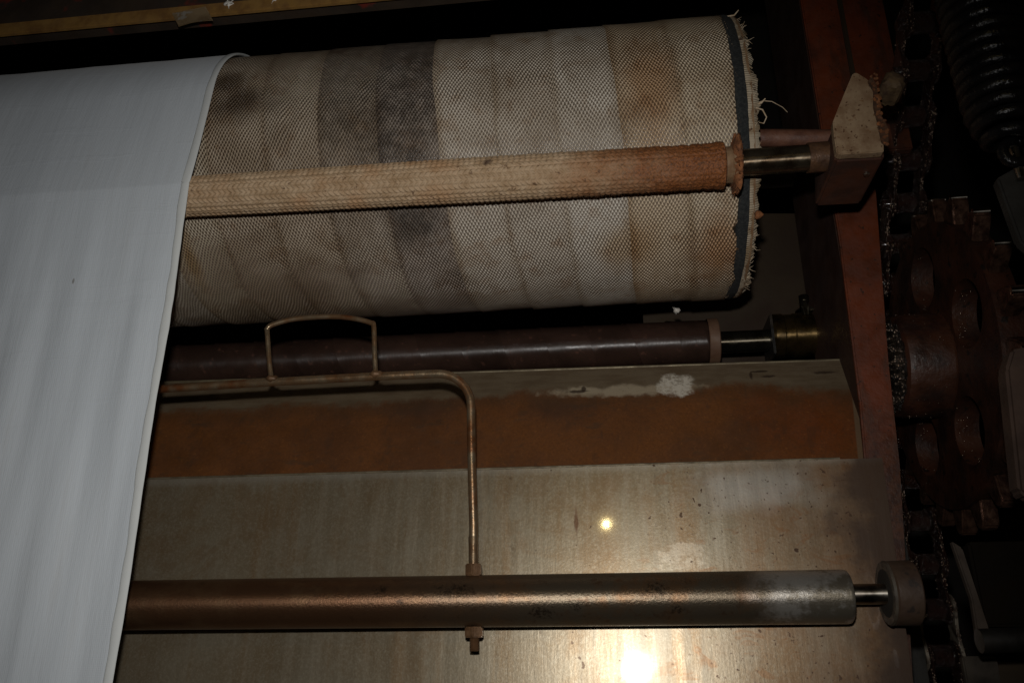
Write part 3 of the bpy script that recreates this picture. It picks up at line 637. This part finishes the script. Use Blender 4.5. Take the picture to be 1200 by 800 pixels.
# ------------------------------------------------------------------ bent wire pipe with its handle
t = thing('bent_pipe', 'rusty bent rod with an arched wire handle, bolted through the lower tube', 'bent rod', (-.226, 1.36, .08))
def arc(c, r, a0, a1, n=14): return [(c[0]+r*math.cos(a0+(a1-a0)*i/n), 1.360, c[1]+r*math.sin(a0+(a1-a0)*i/n)) for i in range(n+1)]
rb = .062
path = [(-.2255, 1.36, .10), (-.2265, 1.36, .20), (-.2315, 1.36, .32)] + arc((-.2335-rb, .4635-rb), rb, 0, PI/2) + [(-.42, 1.36, .4635), (-.62, 1.36, .4610), (-.82, 1.36, .4570), (-1.4, 1.36, .452)]
MB().tube(path, .0075, 16).build('rod', M['pipe'], t, 60)
hp = [(-.596, 1.355, .462), (-.605, 1.355, .505), (-.614, 1.355, .558)]
cr = [(-.6145, .562), (-.607, .570), (-.574, .5785), (-.545, .581), (-.512, .5815), (-.478, .5795), (-.444, .573), (-.419, .5645), (-.413, .558)]
hp += [(x, 1.355, z) for x, z in cr] + [(-.409, 1.355, .51), (-.404, 1.355, .462)]
sm = []
H = [Vector(p) for p in hp]
for i in range(len(H)-1):
    p0, p1, p2, p3 = H[max(i-1, 0)], H[i], H[i+1], H[min(i+2, len(H)-1)]
    for q in range(6):
        u = q/6; sm.append(.5*((2*p1)+(p2-p0)*u+(2*p0-5*p1+4*p2-p3)*u*u+(-p0+3*p1-3*p2+p3)*u**3))
sm.append(H[-1]); MB().tube(sm, .0046, 12).build('wire_handle', M['pipe'], t, 60)
for x in (-.596, -.404):
    bm = bmesh.new(); bmesh.ops.create_icosphere(bm, subdivisions=2, radius=.009)
    for v in bm.verts: v.co = Vector((x, 1.356, .466)) + Vector((v.co.x*1.3, v.co.y, v.co.z*.8))*(1+.15*math.sin(v.co.x*700+v.co.z*500))
    MB().frombm(bm).build('weld_bead', M['rustysteel'], t, 60)
hexnut((-.2255, 1.36, .1285), .0145, .019).build('nut', M['rustysteel'], t)
hexnut((-.2235, 1.36, .0340), .0160, .016).build('nut', M['rustysteel'], t)
st = MB()
for i in range(26): z = .006+i*.0014; st.lathe([(z, .0068), (z+.0007, .0080), (z+.0014, .0068)], (-.2230, 1.36), 'z', 14)
st.build('stud_end', M['rustysteel'], t, 0)
st = MB()
for i in range(26): z = .137+i*.0017; st.lathe([(z, .0072), (z+.00085, .0083), (z+.0017, .0072)], (-.2257-.0012*i/26, 1.36), 'z', 14)
st.build('thread', M['pipe'], t, 0)

# ------------------------------------------------------------------ the white cloth
t = thing('cloth_sheet', 'white cotton cloth running over the roller and hanging down on the left', 'cloth', (-.72, 1.2, .4))
LOC['cloth_sheet'] = (0, 0, 0); t.location = (0, 0, 0)
Rw = ROLL_R + .0075; rodr = .0395
# path in the y-z plane: back of the roller, over the top, tangent to the rod, over it and straight down
def pt(c, r, a): return np.array([c[0]-r*math.cos(a), c[1]-r*math.sin(a)])
rodc = np.array([1.2388, .7820])
rc = np.array(ROLL_C)
d = rodc - rc; L = np.linalg.norm(d); base = math.atan2(-d[1], -d[0])   # angle of the rod seen from the roller
phi = base - math.acos((Rw-rodr)/L)                                     # outer tangent on the upper front side
path = [pt(rc, Rw, a) for a in np.linspace(-PI*1.05, phi, 70)]
pa, pb = path[-1], pt(rodc, rodr, phi)
path += [pa+(pb-pa)*s for s in np.linspace(0, 1, 6)[1:]]
path += [pt(rodc, rodr, a) for a in np.linspace(phi, 0, 14)[1:]]
z0 = rodc[1]
path += [np.array([rodc[0]-rodr, z])+np.array([.0, 0]) for z in np.linspace(z0, -.45, 90)[1:]]
path = np.array(path); nP = len(path)
tang = np.gradient(path, axis=0); tang /= np.linalg.norm(tang, axis=1)[:, None]; nrm = np.stack([tang[:, 1], -tang[:, 0]], 1)
if (nrm[-1][0] > 0): nrm = -nrm
def edge_x(z, y): return -.719 - .012*np.clip((z-.85)/.3, 0, 1.5) - .004*np.clip(-(z-.3), 0, 1) + .0015*np.sin(z*14)
nX = 150
us = np.linspace(0, 1, nX)**.9
hang = np.clip((z0-path[:, 1])/.25, 0, 1)*(path[:, 0] < 1.23)
V = np.zeros((nX, nP, 3))
for i, u in enumerate(us):
    xe = edge_x(path[:, 1], path[:, 0]); x = xe - (1-u)*.95
    rip = (.0013*np.sin(x*58+path[:, 1]*5)+.0010*np.sin(x*93-path[:, 1]*7+1)+.0024*np.sin(x*21+path[:, 1]*2+2)+.0002*np.sin(x*171+path[:, 1]*4))*(.12+.95*hang)
    rip += .0006*np.sin(path[:, 1]*120+x*9)*hang*np.exp(-((path[:, 1]-.58)/.12)**2)
    V[i, :, 0] = x; V[i, :, 1] = path[:, 0]+nrm[:, 0]*rip; V[i, :, 2] = path[:, 1]+nrm[:, 1]*rip
cl = grid_mesh('cloth', V.reshape(-1, 3), nX, nP, M['cloth'], t)
sd = cl.modifiers.new('thickness', 'SOLIDIFY'); sd.thickness = .0012; sd.offset = 0
# folded hem along the right edge: a soft flat roll lying on the cloth
ns = 14; HV = []
for j in range(nP):
    wdt = .0074*(1+.08*math.sin(j*.37)+.06*math.sin(j*1.13)); 
    p = V[-1, j]; n3 = np.array([0, nrm[j, 0], nrm[j, 1]])
    for k in range(ns+1):
        a = 2*PI*k/ns; HV.append(p + np.array([1, 0, 0])*(wdt*math.cos(a)-wdt*.55) + n3*(.0028*math.sin(a)+.0006))
grid_mesh('hem', np.array(HV), nP, ns+1, M['hem'], t)

# ------------------------------------------------------------------ sprocket
SC = (1.568, .509)
t = thing('sprocket', 'big greasy brown sprocket wheel with lens shaped holes, at the right', 'sprocket', (.64, SC[0], SC[1]))
NT = 21; bm = bmesh.new(); RIM = .268; nseg = 126
holes = []
for k in range(5):
    a = math.radians(96 + 72*k); holes.append((SC[0]+.172*math.cos(a), SC[1]+.172*math.sin(a), .060))
import mathutils
def disc_faces(bm, x):
    edges = []
    def loop(cy, cz, r, n):
        vs = [bm.verts.new((x, cy+r*math.cos(2*PI*i/n), cz+r*math.sin(2*PI*i/n))) for i in range(n)]
        return [bm.edges.new((vs[i], vs[(i+1) % n])) for i in range(n)]
    e = loop(SC[0], SC[1], RIM, nseg)
    for h_ in holes: e += loop(*h_, 40)
    bmesh.ops.triangle_fill(bm, use_beauty=True, use_dissolve=False, edges=e)
disc_faces(bm, .620)
bad = [f for f in bm.faces if any((f.calc_center_median().y-h_[0])**2+(f.calc_center_median().z-h_[1])**2 < (h_[2]*.97)**2 for h_ in holes)]
bmesh.ops.delete(bm, geom=bad, context='FACES_ONLY')
r = bmesh.ops.extrude_face_region(bm, geom=bm.faces[:])
for v in [e for e in r['geom'] if isinstance(e, bmesh.types.BMVert)]: v.co.x = .662
bmesh.ops.recalc_face_normals(bm, faces=bm.faces[:])
MB().frombm(bm).build('disc', M['sprocket'], t, 35)
MB().lathe([(.5385, .0), (.5385, .088), (.5425, .095), (.552, .0975), (.618, .0985), (.6215, .104), (.6215, 0)], SC, seg=64).build('hub', M['sprocket'], t)
MB().lathe([(.5355, .0), (.5355, .082), (.5385, .087), (.5400, 0)], SC, seg=64, jit=lambda i, k: .03*math.sin(k*1.9)+.02*math.sin(k*5.1)).build('greased_hub_face', M['grease'], t)
tp = [(-.024, .0), (-.0185, .020), (-.0150, .036), (-.0095, .046), (0, .0495), (.0095, .046), (.0150, .036), (.0185, .020), (.024, .0)]
proto = None
for k in range(NT):
    a = 2*PI*(k+.35)/NT
    if proto is None:
        mb = MB().prism([(p[0], p[1]) for p in tp], 'x', -.014, .014, .003)
        me0 = mb.build('tooth', M['tip'], None, 35); proto = me0
        o = me0
    else:
        o = proto.copy(); C.objects.link(o)
    o.parent = t
    # tooth local: y tangential, z radial
    o.rotation_euler = (a - PI/2, 0, 0)
    o.location = (.001, (RIM-.0025)*math.cos(a), (RIM-.0025)*math.sin(a))

ld = MB().lathe([(-.0135, 0), (-.0135, .0056), (.0135, .0056), (.0135, 0)], (0, .0468), seg=14).build('glint_bar', M['bright'], None, 40)
first = None
for ch in [c for c in t.children if c.name.startswith('tooth')]:
    if 1.5 < ch.rotation_euler[0]+PI/2 < 3.7:          # polished bars added on the front-facing teeth only, for their glint lines
        q = ld if first is None else ld.copy()
        if first is not None: C.objects.link(q)
        first = q; q.parent = ch
rg = random.Random(4)
M['beads'] = mat_simple('metallic_glint_beads', (.40, .28, .20), (.52, .40, .32), rough=.26, metal=.9, nscale=200, bump=0, spec=1.0)  # metallic beads added to imitate the glints of wet grease
def beads(name, places, parent):
    mb = MB()
    for p, r in places:
        b_ = bmesh.new(); bmesh.ops.create_icosphere(b_, subdivisions=2, radius=r)
        for v in b_.verts: v.co = Vector((v.co.x*rg.uniform(.8, 1.1), v.co.y*rg.uniform(.9, 1.1), v.co.z*rg.uniform(.9, 1.7))) + Vector(p)
        mb.frombm(b_)
    o = mb.build(name, M['beads'], parent, 180); o['kind'] = 'stuff'; return o
pl = []
for i in range(230):
    a = rg.uniform(0, 2*PI); r = .088*math.sqrt(rg.random()); pl.append(((.5352, SC[0]+r*math.cos(a), SC[1]+r*math.sin(a)), rg.choice([.0007, .0009, .0012, .0018])))
for h_ in holes:
    for i in range(26):
        a = rg.uniform(-1.2, 1.2); pl.append(((rg.uniform(.620, .650), h_[0]+h_[2]*math.cos(a), h_[1]+h_[2]*math.sin(a)), rg.uniform(.0005, .0011)))
for i in range(60):
    a = rg.uniform(0, 2*PI); pl.append(((rg.uniform(.548, .612), SC[0]+.0982*math.cos(a), SC[1]+.0982*math.sin(a)), rg.uniform(.0005, .0010)))
beads('glint_beads', pl, t)

# ------------------------------------------------------------------ roller chain round the back of the sprocket
t = thing('roller_chain', 'black greasy roller chain glinting down the back of the sprocket', 'chain', (.64, 1.8, .5))
CR = .297; CP = 2*PI*CR/NT
c2 = np.array(SC)
def tangent_angle(P, side):
    d = np.array(P)-c2; L = np.linalg.norm(d); b = math.atan2(d[1], d[0]); return b + side*math.acos(CR/L)
Ptop = (1.255, 1.275); Pbot = (1.865, -.36)
a1 = tangent_angle(Ptop, -1); a0 = tangent_angle(Pbot, +1)
line = [np.array(Ptop)]
T1 = c2+CR*np.array([math.cos(a1), math.sin(a1)]); T0 = c2+CR*np.array([math.cos(a0), math.sin(a0)])
def seglin(p, q, n): return [p+(q-p)*i/n for i in range(1, n+1)]
line += seglin(np.array(Ptop), T1, 60)
line += [c2+CR*np.array([math.cos(a), math.sin(a)]) for a in np.linspace(a1, a0, 80)[1:]]
line += seglin(T0, np.array(Pbot), 60)
line = np.array(line); ds = np.r_[0, np.cumsum(np.linalg.norm(np.diff(line, axis=0), axis=1))]
pins = [np.array([np.interp(s, ds, line[:, 0]), np.interp(s, ds, line[:, 1])]) for s in np.arange(0, ds[-1], CP)]
def plate_pts(w, n=9):
    pts = []; h = CP/2
    for k in range(n): a = -PI/2 + PI*k/(n-1); pts.append((h+w*math.cos(a), w*math.sin(a)))
    pts.append((0, w*.62))
    for k in range(n): a = PI/2 + PI*k/(n-1); pts.append((-h+w*math.cos(a), w*math.sin(a)))
    pts.append((0, -w*.62)); return pts
def copy_to(src, loc, rx):
    o = src.copy(); C.objects.link(o); o.parent = t; o.location = loc; o.rotation_euler = (rx, 0, 0); return o
outer = MB().prism(plate_pts(.030), 'x', -.003, .003, .0012).build('outer_plate', M['chain'], None, 35)
inner = MB().prism(plate_pts(.030), 'x', -.003, .003, .0012).build('inner_plate', M['chain'], None, 35)
worn_ = MB().prism(plate_pts(.030), 'x', -.003, .003, .0012).build('outer_plate', M['platepale'], None, 35)
rol = MB().lathe([(-.018, 0), (-.018, .022), (.018, .022), (.018, 0)], (0, 0), seg=24).build('roller', M['chain'], None, 35)
pin = MB().lathe([(-.046, 0), (-.046, .0095), (-.044, .011), (.044, .011), (.046, .0095), (.046, 0)], (0, 0), seg=16).build('pin', M['chain'], None, 35)
used = set(); base = np.array([1.8, .5])
def place(src, loc, rx):
    if src.name not in used:
        used.add(src.name); src.parent = t; src.location = loc; src.rotation_euler = (rx, 0, 0); return src
    return copy_to(src, loc, rx)
for i in range(len(pins)):
    q = pins[i]-base; place(rol, (0, q[0], q[1]), 0); place(pin, (0, q[0], q[1]), 0)
    if i+1 < len(pins):
        m = (pins[i]+pins[i+1])/2-base; d = pins[i+1]-pins[i]; rx = math.atan2(d[1], d[0])
        src, off = ((outer if m[1]+.5 > .14 else worn_, .034), (inner, .026))[i % 2]
        for s in (-1, 1):
            o = place(src, (s*off, m[0], m[1]), rx)

pl = []
for i in range(len(pins)-1):
    a_, b_ = pins[i], pins[i+1]; d = (b_-a_)/np.linalg.norm(b_-a_); nn = np.array([-d[1], d[0]])
    off = .034 if i % 2 == 0 else .026
    for sx in (-1, 1):
        for q in range(70):
            s_ = rg.uniform(-.2, 1.2) if q % 3 else (.5+.22*math.sin(i*2.3+sx))+rg.gauss(0, .10); w = .030 if (s_ < .15 or s_ > .85) else .0215
            side = 1 if rg.random() < .75 else -1
            # glint beads added along the plate rims, mostly on the front-facing side
            nf = nn if nn[0] < 0 else -nn
            p = a_ + (b_-a_)*s_ + nf*side*w*rg.uniform(.96, 1.02)
            pl.append(((.64+sx*off+rg.uniform(-.0040, .0030), p[0], p[1]), rg.choice([.0006, .0008, .0009, .0011, .0016])*rg.uniform(.8, 1.2)))
beads('glint_beads', pl, t)

# ------------------------------------------------------------------ black coil spring and its fittings
t = thing('coil_spring', 'thick black coil spring hanging in the top right corner', 'spring', (.54, 1.0, .75))
cps = []
turns = 21; z1, z0_ = 1.04, .628
for i in range(turns*28+1):
    s = i/(turns*28); a = 2*PI*turns*s
    R_ = .0420*np.interp(s, [0, .86, .96, 1], [1, 1, .80, .45])
    cx = .5420 + .004*s
    cps.append((cx+R_*math.cos(a), 1.0+R_*math.sin(a), z1+(z0_-z1)*s))
MB().tube(cps, .0094, 10).build('coil', M['spring'], t, 60)
hk = [(.546+.016*math.sin(a)*1.0, 1.0, .612-.016*math.cos(a)+.0) for a in np.linspace(PI, PI*2.6, 18)]
MB().tube([(.546, 1.0, .632)] + hk, .0075, 10).build('hook', M['spring'], t, 60)
t = thing('spring_anchor', 'dusty grey lug below the black coil spring', 'bracket', (.54, 1.02, .53))
MB().prism([(.522, .583), (.560, .603), (.590, .590), (.590, .47), (.545, .47), (.531, .490)], 'y', 1.012, 1.030, .003).build('lug', mat_simple('dusty_dark_lug', (.030, .028, .025), (.014, .012, .010), rough=.7, nscale=20), t)
MB().tube([(.548, 1.005, .575), (.548, 1.005, .625)], .006, 12).build('pin', M['bright'], t)

# ------------------------------------------------------------------ fittings at the lower right
t = thing('lever_arm', 'dusty brown lever arm cut off by the right edge of the picture', 'lever', (.53, 1.1, .26))
MB().prism([(.517, .345), (.530, .372), (.60, .38), (.60, .18), (.509, .178), (.500, .187)], 'y', 1.09, 1.12, .004).build('arm', M['browndust'], t)
t = thing('gear_guard', 'dark guard box with a pale dusty edge, under the sprocket', 'guard', (.55, 1.3, .09))
MB().box(.508, .75, 1.292, 1.318, .034, .150, .004).build('box', M['darkplate'], t)
MB().prism([(.480, .150), (.493, .140), (.509, .020), (.490, .020), (.492, .070)], 'y', 1.276, 1.288, .002).build('dusty_edge', mat_simple('dusty_edge_strip', (.055, .038, .026), (.03, .02, .014), rough=.8, nscale=30), t)
tag(MB().tube([(.462, 1.2, .0145), (.75, 1.2, .0225)], .0150, 24).build('cross_shaft', mat_simple('dull_black_shaft', (.008, .007, .006), (.014, .011, .008), rough=.5)), 'black round shaft below the guard box, lower right corner', 'shaft')
t = thing('foot_plate', 'worn grey plate under the black cross shaft beside the chain', 'plate', (.5, 1.3, -.03))
MB().prism([(.474, -.004), (.520, -.004), (.516, -.16), (.474, -.16)], 'y', 1.30, 1.312, .002).build('plate', M['greydust'], t)
MB().prism([(.524, -.012), (.70, -.012), (.70, -.20), (.524, -.20)], 'y', 1.345, 1.36, .002).build('rear_plate', M['olive'], t)

S.render.engine = 'CYCLES'
